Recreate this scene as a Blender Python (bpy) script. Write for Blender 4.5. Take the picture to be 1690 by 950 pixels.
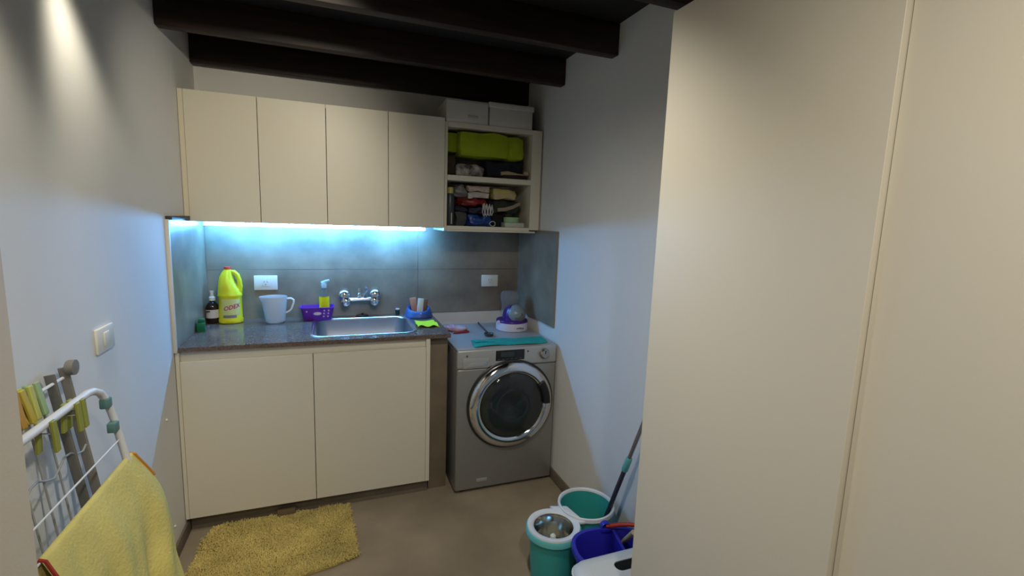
import bpy, bmesh, math, random
from mathutils import Vector, Matrix, noise
random.seed(7)
for o in list(bpy.data.objects): bpy.data.objects.remove(o)
SC = bpy.context.scene
COL = SC.collection
R = math.radians

# ------------------------------------------------------------------ camera
F, YAW, PITCH, ROLL = 779.28, -20.913, -8.054, 1.985
CAM = Vector((0.6816, -3.0973, 1.5513))
_y, _p, _r = R(YAW), R(PITCH), R(ROLL)
FW = Vector((-math.sin(_y)*math.cos(_p), math.cos(_y)*math.cos(_p), math.sin(_p)))
_rt = Vector((math.cos(_y), math.sin(_y), 0)); _up = _rt.cross(FW)
RT = _rt*math.cos(_r) + _up*math.sin(_r); UP = -_rt*math.sin(_r) + _up*math.cos(_r)
cd = bpy.data.cameras.new('camera'); cam = bpy.data.objects.new('camera', cd); COL.objects.link(cam)
M = Matrix((RT, UP, -FW)).transposed().to_4x4(); M.translation = CAM
cam.matrix_world = M
cd.sensor_fit = 'HORIZONTAL'; cd.sensor_width = 36.0; cd.lens = F/1690*36.0; cd.clip_start = 0.02
SC.camera = cam
def ray(px, py): return FW + RT*((px-845)/F) + UP*((475-py)/F)
def atx(px, py, x): d = ray(px, py); return CAM + d*((x-CAM.x)/d.x)
def aty(px, py, y): d = ray(px, py); return CAM + d*((y-CAM.y)/d.y)
def atz(px, py, z): d = ray(px, py); return CAM + d*((z-CAM.z)/d.z)

# ------------------------------------------------------------------ light and exposure
SC.view_settings.view_transform = 'Standard'; SC.view_settings.look = 'None'
SC.view_settings.gamma = 1.0; SC.view_settings.use_curve_mapping = False
SC.view_settings.exposure = 0.0
w = bpy.data.worlds.new('world'); SC.world = w; w.use_nodes = True
w.node_tree.nodes['Background'].inputs[0].default_value = (0.9, 0.95, 1.0, 1)
w.node_tree.nodes['Background'].inputs[1].default_value = 0.0
WARM = (1.0, 0.92, 0.74)
LED_COL = (0.11, 0.43, 1.0); LED_POW = 165.0
# ceiling spots above and behind the frame: (name, position, aim, watts, cone angle, blend, colour)
# two scallops on the left wall, the pool on the wall cabinet, the light on floor and right wall, the light on closet and entrance
SPOTS = [('scallop', (0.10, -1.45, 2.28), (0.02, -1.14, 1.40), 24.0, 62, 1.0, WARM),
         ('near_scallop', (0.12, -1.93, 2.28), (0.00, -1.66, 1.45), 20.0, 54, 1.0, WARM),
         ('cabinet', (0.70, -1.85, 2.28), (0.36, -0.33, 1.78), 44.0, 64, 1.0, WARM),
         ('room', (0.95, -2.20, 2.28), (1.05, -1.10, 0.00), 48.0, 130, 1.0, (1.0, 0.94, 0.82)),
         ('entrance', (0.88, -3.20, 2.28), (1.05, -2.85, 0.60), 52.0, 150, 1.0, (1.0, 0.93, 0.80))]

# ------------------------------------------------------------------ materials
MATS = {}
def mat(name, col, rough=0.5, metal=0.0, var=0.0, scale=6.0, bump=0.0, bscale=80.0, spec=0.5, trans=0.0, alpha=1.0,
        emit=None, estr=0.0, col2=None, ior=1.45, coat=0.0, sss=0.0):
    if name in MATS: return MATS[name]
    m = bpy.data.materials.new(name); m.use_nodes = True; nt = m.node_tree; b = nt.nodes['Principled BSDF']
    c = (*col, 1)
    b.inputs['Base Color'].default_value = c; b.inputs['Roughness'].default_value = rough
    b.inputs['Metallic'].default_value = metal; b.inputs['Specular IOR Level'].default_value = spec
    b.inputs['Transmission Weight'].default_value = trans; b.inputs['Alpha'].default_value = alpha
    b.inputs['IOR'].default_value = ior; b.inputs['Coat Weight'].default_value = coat
    if emit: b.inputs['Emission Color'].default_value = (*emit, 1); b.inputs['Emission Strength'].default_value = estr
    if var or bump: tc = nt.nodes.new('ShaderNodeTexCoord')
    if var:
        n = nt.nodes.new('ShaderNodeTexNoise'); n.inputs['Scale'].default_value = scale; n.inputs['Detail'].default_value = 5
        nt.links.new(tc.outputs['Object'], n.inputs['Vector'])
        rp = nt.nodes.new('ShaderNodeValToRGB'); d = col2 or tuple(v*(1-var) for v in col)
        rp.color_ramp.elements[0].color = (*d, 1); rp.color_ramp.elements[0].position = 0.3
        rp.color_ramp.elements[1].color = c; rp.color_ramp.elements[1].position = 0.7
        nt.links.new(n.outputs['Fac'], rp.inputs['Fac']); nt.links.new(rp.outputs['Color'], b.inputs['Base Color'])
    if bump:
        n2 = nt.nodes.new('ShaderNodeTexNoise'); n2.inputs['Scale'].default_value = bscale; n2.inputs['Detail'].default_value = 3
        nt.links.new(tc.outputs['Object'], n2.inputs['Vector'])
        bp = nt.nodes.new('ShaderNodeBump'); bp.inputs['Strength'].default_value = bump; bp.inputs['Distance'].default_value = 0.01
        nt.links.new(n2.outputs['Fac'], bp.inputs['Height']); nt.links.new(bp.outputs['Normal'], b.inputs['Normal'])
    MATS[name] = m; return m
def wood(name, a, b_, rough=0.55, scale=(1.2, 18, 18)):
    if name in MATS: return MATS[name]
    m = mat(name, a, rough); nt = m.node_tree; b = nt.nodes['Principled BSDF']
    tc = nt.nodes.new('ShaderNodeTexCoord'); mp = nt.nodes.new('ShaderNodeMapping'); mp.inputs['Scale'].default_value = scale
    n = nt.nodes.new('ShaderNodeTexNoise'); n.inputs['Scale'].default_value = 2.5; n.inputs['Detail'].default_value = 6
    rp = nt.nodes.new('ShaderNodeValToRGB'); rp.color_ramp.elements[0].color = (*a, 1); rp.color_ramp.elements[1].color = (*b_, 1)
    rp.color_ramp.elements[0].position = .35; rp.color_ramp.elements[1].position = .7
    nt.links.new(tc.outputs['Object'], mp.inputs[0]); nt.links.new(mp.outputs[0], n.inputs['Vector'])
    nt.links.new(n.outputs['Fac'], rp.inputs[0]); nt.links.new(rp.outputs[0], b.inputs['Base Color'])
    return m
WALL = mat('painted_plaster', (0.72, 0.71, 0.68), 0.75, bump=0.04, bscale=220, var=0.03, scale=3)
BEIGE_WALL = mat('beige_paint', (0.56, 0.49, 0.38), 0.7, bump=0.04, bscale=200)
TILE = mat('cement_tile', (0.31, 0.255, 0.19), 0.36, var=0.55, scale=4.2, bump=0.02, bscale=60)
GROUT = mat('grout', (0.13, 0.125, 0.115), 0.8)
FLOOR = mat('floor_tile', (0.35, 0.285, 0.20), 0.5, var=0.30, scale=3.5, bump=0.02, bscale=40)
SKIRT = mat('skirting_tile', (0.19, 0.15, 0.11), 0.5, var=0.2, scale=9)
BEAM = wood('dark_beam_wood', (0.011, 0.0055, 0.004), (0.030, 0.014, 0.009), 0.55)
CEIL = mat('dark_ceiling_board', (0.010, 0.007, 0.006), 0.7)
LAM = mat('cream_laminate', (0.67, 0.62, 0.50), 0.42, bump=0.01, bscale=150)
LAM_IN = LAM
CLOSET = mat('closet_laminate', (0.61, 0.57, 0.475), 0.45, bump=0.01, bscale=150)
GRAN = mat('dark_granite', (0.19, 0.135, 0.112), 0.15, var=0.6, scale=130, spec=0.38)
STEEL = mat('stainless_steel', (0.42, 0.44, 0.47), 0.36, 1.0, bump=0.01, bscale=300)
CHROME = mat('chrome', (0.80, 0.80, 0.82), 0.08, 1.0)
WMET = mat('silver_enamel', (0.30, 0.295, 0.28), 0.38, 0.55)
WTOP = mat('washer_top', (0.37, 0.37, 0.37), 0.35, 0.2)
BLACK = mat('black_plastic', (0.012, 0.012, 0.013), 0.35)
GLASSD = mat('door_glass', (0.022, 0.026, 0.025), 0.06, spec=0.6)
RUBBER = mat('grey_rubber', (0.07, 0.07, 0.07), 0.6)
WHITE = mat('white_plastic', (0.72, 0.72, 0.70), 0.35)
IVORY = mat('ivory_plastic', (0.68, 0.66, 0.58), 0.4)
BOXW = mat('white_box_card', (0.58, 0.56, 0.50), 0.55)

# ------------------------------------------------------------------ mesh helpers
class MB:
    def __init__(s): s.bm = bmesh.new()
    def _in(s, b2, mtx=None):
        me = bpy.data.meshes.new('t'); b2.to_mesh(me); b2.free()
        if mtx is not None: me.transform(mtx)
        s.bm.from_mesh(me); bpy.data.meshes.remove(me); return s
    def box(s, x0, x1, y0, y1, z0, z1, bev=0.0, seg=2, mtx=None):
        b = bmesh.new(); bmesh.ops.create_cube(b, size=1)
        for v in b.verts: v.co = Vector(((x0+x1)/2+v.co.x*(x1-x0), (y0+y1)/2+v.co.y*(y1-y0), (z0+z1)/2+v.co.z*(z1-z0)))
        if bev: bmesh.ops.bevel(b, geom=list(b.edges), offset=bev, segments=seg, profile=0.5, affect='EDGES')
        return s._in(b, mtx)
    def lathe(s, prof, n=32, mtx=None, sx=1.0, sy=1.0, cap=True):
        b = bmesh.new(); rings = []
        for (r, z) in prof:
            rings.append([b.verts.new((r*sx*math.cos(2*math.pi*k/n), r*sy*math.sin(2*math.pi*k/n), z)) for k in range(n)])
        for a, c in zip(rings, rings[1:]):
            for k in range(n): b.faces.new((a[k], a[(k+1) % n], c[(k+1) % n], c[k]))
        if cap:
            b.faces.new(list(reversed(rings[0]))); b.faces.new(rings[-1])
        return s._in(b, mtx)
    def tube(s, pts, r, n=8, closed=False, flat=1.0):
        pts = [Vector(p) for p in pts]; b = bmesh.new(); rings = []; N = len(pts)
        ref = None
        for i, p in enumerate(pts):
            a = pts[i-1] if (i or closed) else p; c = pts[(i+1) % N] if (i < N-1 or closed) else p
            t = (c-a).normalized()
            if ref is None:
                ref = Vector((0, 0, 1)) if abs(t.z) < .9 else Vector((1, 0, 0))
            u = (ref - t*ref.dot(t)).normalized(); v = t.cross(u); ref = u
            rr = r[i] if isinstance(r, (list, tuple)) else r
            rings.append([b.verts.new(p + u*(rr*math.cos(2*math.pi*k/n)) + v*(rr*flat*math.sin(2*math.pi*k/n))) for k in range(n)])
        L = list(zip(rings, rings[1:])) + ([(rings[-1], rings[0])] if closed else [])
        for a, c in L:
            for k in range(n): b.faces.new((a[k], a[(k+1) % n], c[(k+1) % n], c[k]))
        if not closed: b.faces.new(list(reversed(rings[0]))); b.faces.new(rings[-1])
        return s._in(b)
    def prism(s, poly, z0, z1, mtx=None, bev=0.0):
        b = bmesh.new(); f = b.faces.new([b.verts.new((x, y, z0)) for x, y in poly])
        e = bmesh.ops.extrude_face_region(b, geom=[f])
        for v in e['geom']:
            if isinstance(v, bmesh.types.BMVert): v.co.z = z1
        bmesh.ops.recalc_face_normals(b, faces=b.faces)
        if bev: bmesh.ops.bevel(b, geom=list(b.edges), offset=bev, segments=2, profile=.5, affect='EDGES')
        return s._in(b, mtx)
    def sphere(s, c, rx, ry, rz, n=16):
        b = bmesh.new(); bmesh.ops.create_uvsphere(b, u_segments=n, v_segments=max(6, n//2), radius=1)
        for v in b.verts: v.co = Vector((c[0]+v.co.x*rx, c[1]+v.co.y*ry, c[2]+v.co.z*rz))
        return s._in(b)
    def loft(s, loops, cap0=True, cap1=True, closed=True):
        b = bmesh.new(); rings = [[b.verts.new(p) for p in l] for l in loops]; n = len(rings[0])
        for a, c in zip(rings, rings[1:]):
            for k in range(n if closed else n-1): b.faces.new((a[k], a[(k+1) % n], c[(k+1) % n], c[k]))
        if cap0: b.faces.new(list(reversed(rings[0])))
        if cap1: b.faces.new(rings[-1])
        return s._in(b)
    def soft(s, x0, x1, y0, y1, z0, z1, amp=0.012, seed=0, pw=0.35, fr=9.0, cuts=7, flatb=True):
        """rounded, lumpy box: bundles of cloth and bags"""
        b = bmesh.new(); bmesh.ops.create_cube(b, size=2); bmesh.ops.subdivide_edges(b, edges=b.edges, cuts=cuts, use_grid_fill=True)
        hx, hy, hz = (x1-x0)/2, (y1-y0)/2, (z1-z0)/2; c = Vector(((x0+x1)/2, (y0+y1)/2, (z0+z1)/2))
        for v in b.verts:
            sp = v.co.normalized(); q = v.co.lerp(sp, pw); p = Vector((q.x*hx, q.y*hy, q.z*hz))
            nn = noise.noise_vector(p*fr*1.0 + Vector((seed*7.3, seed*3.1, seed)))
            n2 = noise.noise(p*fr*2.6 + Vector((seed, 0, seed*2)))
            p = p + nn*amp + sp*(n2*amp*.6)
            p.x = max(-hx, min(hx, p.x)); p.y = max(-hy, min(hy, p.y)); p.z = max(-hz, min(hz, p.z))
            v.co = c + p
        return s._in(b)
    def sheet(s, fn, nu, nv, th=0.002):
        """thin cloth from fn(u,v)->Vector, given thickness"""
        b = bmesh.new(); g = [[b.verts.new(fn(i/nu, j/nv)) for j in range(nv+1)] for i in range(nu+1)]
        for i in range(nu):
            for j in range(nv): b.faces.new((g[i][j], g[i+1][j], g[i+1][j+1], g[i][j+1]))
        b.normal_update()
        bmesh.ops.solidify(b, geom=list(b.faces), thickness=th)
        return s._in(b)
    def build(s, name, m, parent=None, ang=35, smooth=True):
        bmesh.ops.recalc_face_normals(s.bm, faces=s.bm.faces)
        me = bpy.data.meshes.new(name); s.bm.to_mesh(me); s.bm.free()
        if smooth:
            for p in me.polygons: p.use_smooth = True
            me.set_sharp_from_angle(angle=R(ang))
        me.materials.append(m)
        o = bpy.data.objects.new(name, me); COL.objects.link(o)
        if parent: o.parent = parent
        return o
def tag(o, label, cat, group=None):
    o['label'] = label; o['category'] = cat
    if group: o['group'] = group
    return o
def thing(name, label, cat, loc=(0, 0, 0), rz=0.0, group=None):
    o = bpy.data.objects.new(name, None); COL.objects.link(o); o.empty_display_size = .05
    o.location = loc; o.rotation_euler = (0, 0, rz); return tag(o, label, cat, group)
def struct(name, mb, m, parent=None):
    o = mb.build(name, m, parent)
    if not parent: o['kind'] = 'structure'
    return o
def copy_tree(o, parent=None):
    c = o.copy(); COL.objects.link(c); c.parent = parent
    for ch in list(o.children): copy_tree(ch, c)
    return c
def textmesh(s, size, depth=0.0004, fn=None, shear=0.0, bold=0.0):
    cu = bpy.data.curves.new('txt', 'FONT'); cu.body = s; cu.size = size; cu.extrude = depth; cu.shear = shear; cu.offset = bold
    cu.align_x = 'CENTER'; cu.align_y = 'CENTER'; cu.resolution_u = 3
    o = bpy.data.objects.new('txt', cu); COL.objects.link(o); bpy.context.view_layer.update()
    me = bpy.data.meshes.new_from_object(o.evaluated_get(bpy.context.evaluated_depsgraph_get()))
    bpy.data.objects.remove(o); bpy.data.curves.remove(cu)
    if fn:
        for v in me.vertices: v.co = fn(v.co)
    b = MB(); b.bm.from_mesh(me); bpy.data.meshes.remove(me); return b
def rrect(x0, x1, y0, y1, r, n=6):
    out = []
    for cx, cy, a0 in ((x1-r, y1-r, 0), (x0+r, y1-r, 90), (x0+r, y0+r, 180), (x1-r, y0+r, 270)):
        for k in range(n+1):
            a = R(a0+90*k/n); out.append((cx+r*math.cos(a), cy+r*math.sin(a)))
    return out
RX90 = Matrix.Rotation(R(90), 4, 'X')      # local z -> -y (towards the camera side)

# ------------------------------------------------------------------ room shell
W, ZC, YF = 1.915, 2.452, -4.3
CT = 0.928                                     # worktop height
struct('floor', MB().box(-.1, W+.1, YF-.1, .1, -.08, 0), FLOOR)
wb = struct('wall_back', MB().box(-.1, W+.1, 0.008, .1, 0, ZC), WALL)
wl = struct('wall_left', MB().box(-.1, 0, YF, .008, 0, ZC), WALL)
wr = struct('wall_right', MB().box(W, W+.1, YF, .008, 0, ZC), WALL)
struct('wall_front', MB().box(-.1, W+.1, YF-.1, YF, 0, ZC), WALL)
struct('wall_front_left', MB().box(0, .335, YF, -2.40, 0, ZC, .004), BEIGE_WALL)
ce = struct('ceiling', MB().box(-.1, W+.1, YF-.1, .1, ZC, ZC+.06), CEIL)
for k in range(8):
    y1 = -.065 - .5315*k
    MB().box(.0, W, y1, y1+.054, 2.3124, ZC, .006).build('beam', BEAM, ce)
# wall tiles: each a slab with a joint around it
for (xa, xb_) in ((0.012, 1.199), (1.2005, W-.012)):
    for (za, zb_) in ((.9275, 1.2175), (1.2195, 1.508)):
        MB().box(xa, xb_, -.004, .008, za, zb_, .0006, 1).build('tile', TILE, wb)
MB().box(0.012, W-.012, .0, .008, .9275, 1.508).build('grout_bed', GROUT, wb)
for (za, zb_) in ((.9275, 1.505),):
    MB().box(0, .011, -.618, -.001, za, zb_, .0006, 1).build('tile', TILE, wl)
MB().box(W-.011, W, -.606, -.001, .9275, 1.500, .0006, 1).build('tile', TILE, wr)
MB().box(0, .015, -.631, -.6185, .908, 1.508, .001).build('edge_trim', mat('cream_trim', (0.62, 0.58, 0.50), .45), wl)
MB().box(0, .026, -.618, -.335, 1.5055, 1.522, .001).build('tile_cap', mat('dark_cap', (.05, .04, .035), .5), wl)
struct('baseboard_left', MB().box(0, .010, -2.40, -.565, 0, .067, .002), SKIRT)
struct('baseboard_right', MB().box(W-.010, W, -2.11, -.02, 0, .067, .002), SKIRT)
struct('wall_counter_end', MB().box(1.172, 1.276, -.560, .0, 0, .9065, .002), mat('brown_cement_tile', (0.21, 0.165, 0.11), .45, var=.3, scale=7))
for (py_, z_) in ((-.784, .657), (-.774, .155)):
    c = MB().lathe([(.004, 0), (.006, .0005), (.006, .006), (.003, .008)], 12, Matrix.Translation((0, py_, z_)) @ Matrix.Rotation(R(90), 4, 'Y')).build('wall_plug', IVORY)
    tag(c, 'tiny round plastic plug in the left wall, %s of two' % ('upper' if z_ > .4 else 'lower'), 'wall plug', 'wall plugs beside the base cabinet')

# ------------------------------------------------------------------ wall cabinet with four doors
UY = -.3335
t = thing('wall_cabinet', 'cream wall cabinet with four flat doors above the sink', 'cabinet', (0, 0, 1.497))
b = MB(); b.box(.002, .018, UY+.02, -.005, .0, .625); b.box(1.280, 1.296, UY+.02, -.005, 0, .625)
b.box(.018, 1.28, UY+.02, -.005, 0, .016); b.box(.018, 1.28, UY+.02, -.005, .609, .625); b.box(.018, 1.28, -.018, -.005, .016, .609)
b.build('body', LAM_IN, t)
MB().box(.002, .0235, UY, UY+.0195, .0, .625, .0008, 1).build('filler_strip', mat('yellowed_edge', (.68, .61, .46), .45), t)
dx = [.0230, .3376, .6584, .9782, 1.2958]
for a, c in zip(dx, dx[1:]):
    MB().box(a+.0015, c-.0015, UY, UY+.0185, .0, .625, .001, 1).build('door', LAM, t)
# ------------------------------------------------------------------ LED strip
t = thing('led_strip', 'glowing blue-white light strip under the wall cabinet', 'light strip', (0.028, -.10, 1.497))
MB().box(0, 1.201, -.008, .008, -.006, -.0002, .001).build('mounting_profile', mat('aluminium', (.6, .6, .62), .35, .9), t)
LEDM = mat('led_glow', (.9, .95, 1), .5, emit=LED_COL, estr=LED_POW)
MB().box(.002, 1.199, -.007, .007, -.024, -.0062, .004).build('diffuser', LEDM, t)

# ------------------------------------------------------------------ open shelf unit
t = thing('open_shelf', 'cream open shelf unit packed with household things beside the wall cabinet', 'shelf', (1.298, 0, 1.48))
b = lambda *a: MB().box(*a, .001, 1)
b(0, .016, UY+.012, -.005, 0, .625).build('side_panel', LAM_IN, t)
b(.542, .606, UY, -.005, .018, .625).build('side_panel', LAM_IN, t)
b(.016, .542, UY, -.012, .597, .625).build('shelf', LAM_IN, t)
b(.016, .542, UY, -.012, .296, .326).build('shelf', LAM_IN, t)
b(.016, .542, UY+.004, -.012, .010, .032).build('shelf', LAM_IN, t)
b(.018, .580, UY-.006, -.012, -.0, .0098).build('bottom_board', LAM, t)
b(.016, .542, -.0118, -.005, .03, .62).build('back_panel', LAM_IN, t)

# ------------------------------------------------------------------ base cabinet
BY = -.621
t = thing('base_cabinet', 'cream base cabinet with two wide doors under the dark worktop', 'cabinet', (0, 0, 0))
b = MB(); b.box(.003, .0175, BY, -.01, .087, .9055); b.box(1.145, 1.166, BY, -.01, .087, .9055); b.box(.0175, 1.145, -.55, -.01, .087, .103)
b.box(.0175, 1.145, -.022, -.01, .103, .9055); b.build('body', LAM, t)
MB().box(.0178, 1.1448, BY+.026, BY+.044, .86, .9055).build('recessed_rail', LAM, t)
for a, c in ((.0185, .5785), (.5815, 1.144)):
    MB().box(a, c, BY, BY+.0185, .087, .862, .001, 1).build('door', LAM, t)
MB().box(.012, 1.166, -.573, -.558, .0, .0868).build('toe_kick', SKIRT, t)
wbk = MB().box(.392, .478, -.612, -.580, .0, .045, .002).build('wood_block', wood('raw_wood', (.10, .065, .035), (.17, .115, .06)))
tag(wbk, 'small wooden block in the gap under the base cabinet', 'block')

# ------------------------------------------------------------------ worktop with sink hole
SX0, SX1, SY0, SY1 = .572, 1.108, -.545, -.098
def slab_with_hole(outer, hole, z0, z1):
    b = bmesh.new()
    for z in (z0, z1):
        ed = []
        for loop in (outer, hole):
            vs = [b.verts.new((x, y, z)) for x, y in loop]
            ed += [b.edges.new((vs[i], vs[(i+1) % len(vs)])) for i in range(len(vs))]
        bmesh.ops.triangle_fill(b, edges=ed, use_beauty=True)
    b.verts.ensure_lookup_table(); n1, n2 = len(outer), len(hole); off = n1+n2
    for st, n in ((0, n1), (n1, n2)):
        for i in range(n):
            a, c = st+i, st+(i+1) % n
            b.faces.new((b.verts[a], b.verts[c], b.verts[c+off], b.verts[a+off]))
    mb = MB(); mb._in(b); return mb
wt = slab_with_hole([(.012, -.6185), (1.2804, -.6185), (1.2804, -.0045), (.012, -.0045)], rrect(SX0, SX1, SY0, SY1, .075), .907, CT).build('worktop', GRAN, None, 30)
tag(wt, 'dark polished granite worktop with a cut-out for the sink', 'worktop')
t = thing('sink', 'stainless steel inset sink in the dark worktop', 'sink', ((SX0+SX1)/2, (SY0+SY1)/2, CT))
hx, hy = (SX1-SX0)/2, (SY1-SY0)/2
def rr3(i, z, r): return [(x, y, z) for x, y in rrect(-hx+i, hx-i, -hy+i, hy-i, r, 7)]
MB().loft([rr3(-.012, .0002, .085), rr3(-.010, .0035, .083), rr3(-.002, .005, .077), rr3(.006, .0035, .071), rr3(.010, -.004, .067)], False, False).build('rim', mat('bright_steel', (.78, .79, .81), .22, 1.0), t, 60)
MB().loft([rr3(.0095, -.003, .067), rr3(.011, -.02, .066), rr3(.018, -.13, .07), rr3(.030, -.148, .06), rr3(.06, -.155, .05)], False, True).build('basin', STEEL, t, 60)
MB().lathe([(.040, -.1552), (.040, -.1535), (.034, -.153), (.030, -.158), (.0, -.158)], 24, cap=False).build('drain', CHROME, t)

# ------------------------------------------------------------------ wall mixer tap
t = thing('mixer_tap', 'chrome two-valve mixer tap on the tiled wall above the sink', 'tap', (.835, -.004, 1.045))
for sx in (-1, 1):
    o = MB().lathe([(.038, 0), (.041, .006), (.039, .022), (.030, .038), (.014, .047), (.0, .048)], 24, Matrix.Translation((sx*.092, 0, .014)) @ RX90, cap=False).build('wall_flange', CHROME, t)
    o = MB().lathe([(.016, .02), (.018, .05), (.025, .052), (.028, .066), (.026, .082), (.016, .090), (.0, .092)], 20, Matrix.Translation((sx*.084, 0, -.016)) @ RX90, cap=False).build('valve_knob', CHROME, t)
MB().tube([(-.085, -.045, -.008), (.085, -.045, -.008)], .0125, 12).build('cross_body', CHROME, t)
MB().lathe([(.014, 0), (.016, .02), (.012, .03), (.009, .034), (.010, .062), (.0, .066)], 16, Matrix.Translation((-.002, -.045, -.002)), cap=False).build('diverter', CHROME, t)
MB().tube([(.018, -.040, .004), (.030, -.040, .030), (.038, -.048, .055), (.036, -.060, .068), (.034, -.085, .070), (.034, -.105, .062)], [.009, .009, .010, .012, .011, .009], 12).build('spout', CHROME, t)

# ------------------------------------------------------------------ wall sockets and switch
def plate(name, label, cat, loc, rz, w_, h_, kind):
    t = thing(name, label, cat, loc, rz)
    MB().box(-w_/2, w_/2, -.009, 0, -h_/2, h_/2, .003).build('cover_plate', WHITE if kind != 'switch' else IVORY, t)
    if kind == 'switch':
        MB().box(-.018, .018, -.0125, -.008, -.022, .022, .002).build('rocker', IVORY, t)
    else:
        MB().box(-.022, .022, -.0105, -.008, -.022, .022, .002).build('socket_insert', WHITE, t)
        for dx_, dz_, an in ((-.008, .006, 30), (.008, .006, -30), (0, -.009, 0)):
            MB().box(-.0013, .0013, -.0112, -.009, -.005, .005, 0, 1, Matrix.Translation((dx_, 0, dz_)) @ Matrix.Rotation(R(an), 4, 'Y')).build('pin_slot', BLACK, t)
    return t
plate('wall_socket', 'white double-width wall socket above the jug on the tiled wall', 'socket', (.309, -.004, 1.142), 0, .124, .086, 'sock')
plate('wall_socket', 'white wall socket on the tiles above the washing machine', 'socket', (1.694, -.004, 1.138), 0, .118, .080, 'sock')
plate('light_switch', 'ivory light switch plate on the plain left wall', 'light switch', (0, -1.292, 1.142), R(90), .118, .078, 'switch')

# ------------------------------------------------------------------ washing machine
WX, WD0, WY = 1.602, -.045, -.675
t = thing('washing_machine', 'silver front-loading washing machine between the worktop and the right wall', 'washing machine', (WX, WY, 0))
D = WD0-WY
MB().box(-.2985, .2985, .012, D, .012, .833, .012, 3).build('body', WMET, t)
fp = MB().box(-.2985, .2985, 0, .03, .020, .737, .010, 3).build('front_panel', WMET, t)
cp = MB().box(-.2985, .2985, -.004, .03, .7385, .846, .012, 3).build('control_panel', mat('panel_silver', (.42, .42, .41), .38, .35), t)
MB().box(-.297, .297, .020, D, .833, .850, .006, 2).build('top', WTOP, t)
for sx in (-1, 1):
    for yy in (.05, D-.06):
        MB().lathe([(.022, 0), (.022, .008), (.012, .010), (.012, .022)], 14, Matrix.Translation((sx*.25, yy, 0))).build('foot', BLACK, t)
dr = MB().box(-.268, -.118, -.0075, -.003, .740, .800, .003).build('detergent_drawer', mat('panel_silver', (.42, .42, .41)), t)
MB().prism([(-.252, .750), (-.135, .750), (-.128, .775), (-.215, .775)], 0, .0035, Matrix.Translation((0, -.0075, 0)) @ RX90, .001).build('drawer_handle', mat('panel_silver', (.42, .42, .41)), dr)
MB().prism([(-.150, .762), (-.132, .754), (-.126, .776), (-.160, .778)], .0035, .005, Matrix.Translation((0, -.0075, 0)) @ RX90).build('handle_lip', CHROME, dr)
ds = MB().box(-.079, .094, -.0065, -.003, .773, .832, .002).build('display', BLACK, t)
for k in range(6): MB().box(-.068+.026*k, -.054+.026*k, -.0072, -.006, .780, .7825).build('display_key', mat('key_grey', (.10, .11, .11), .4), ds)
MB().box(-.05, .03, -.0072, -.006, .795, .822).build('display_screen', mat('lcd', (.03, .045, .045), .2), ds)
dl = MB().lathe([(.030, 0), (.031, .010), (.026, .020), (.022, .024), (.0, .025)], 28, Matrix.Translation((.216, -.004, .799)) @ RX90, cap=False).build('dial', mat('dial_silver', (.42, .38, .34), .25, .9), t)
MB().box(.214, .218, -.0305, -.027, .800, .820).build('dial_mark', BLACK, dl)
for x_, z_ in ((.115, .818), (-.245, .812)):
    MB().lathe([(.005, 0), (.005, .003), (0, .004)], 12, Matrix.Translation((x_, -.004, z_)) @ RX90, cap=False).build('button', mat('key_dark', (.05, .05, .05), .4), t)
DC = (.020, .513)
DM = Matrix.Translation((DC[0], 0, DC[1])) @ RX90
MB().lathe([(.262, -.005), (.262, .008), (.256, .012), (.252, .012)], 64, DM, cap=False).build('door_surround', mat('surround_black', (.02, .02, .02), .3), t)
dd = MB().lathe([(.2515, .002), (.2515, .018), (.246, .030), (.232, .040), (.212, .045), (.198, .042), (.190, .034)], 72, DM, cap=False).build('door_ring', mat('door_chrome', (.74, .74, .75), .10, 1.0), t, 80)
MB().lathe([(.1905, .030), (.186, .036), (.172, .044), (.140, .050), (.10, .049), (.06, .044), (.0, .040)], 64, DM, cap=False).build('door_glass', GLASSD, t, 80)
hp = []
for k in range(9):
    a = R(6+34*k/8); hp.append((a,))
lo = []
for k in range(9):
    a = R(0+36*k/8)
    lo.append([(DC[0]+r_*math.cos(a), -d_, DC[1]+r_*math.sin(a)) for r_, d_ in ((.186, .038), (.187, .054), (.198, .060), (.222, .058), (.230, .050), (.230, .040))])
MB().loft(lo).build('door_handle', BLACK, t)
MB().box(-.172, -.110, -.0015, .004, .062, .082, .001).build('filter_mark', mat('panel_silver', (.42, .42, .41)), t)

# ------------------------------------------------------------------ built-in closet on the right
CX, CY0 = 1.45, -2.10
t = thing('closet', 'tall cream closet with plain full-height doors along the right wall', 'closet', (CX, CY0, 0))
CH = 2.056
b = MB(); b.box(.022, W-CX-.002, -2.1, 0, .0, CH-.0); b.build('body', CLOSET, t)
ys = [0, -.5175, -1.035, -1.5525, -2.07]
for k, (a, c) in enumerate(zip(ys, ys[1:])):
    off = 0 if k % 2 == 0 else .013
    MB().box(off, .0215, c+(.0005 if k % 2 == 0 else .0025), a-(0 if k == 0 else .001), .0 if k else .0, CH, .0006, 1).build('door', CLOSET, t)

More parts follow.
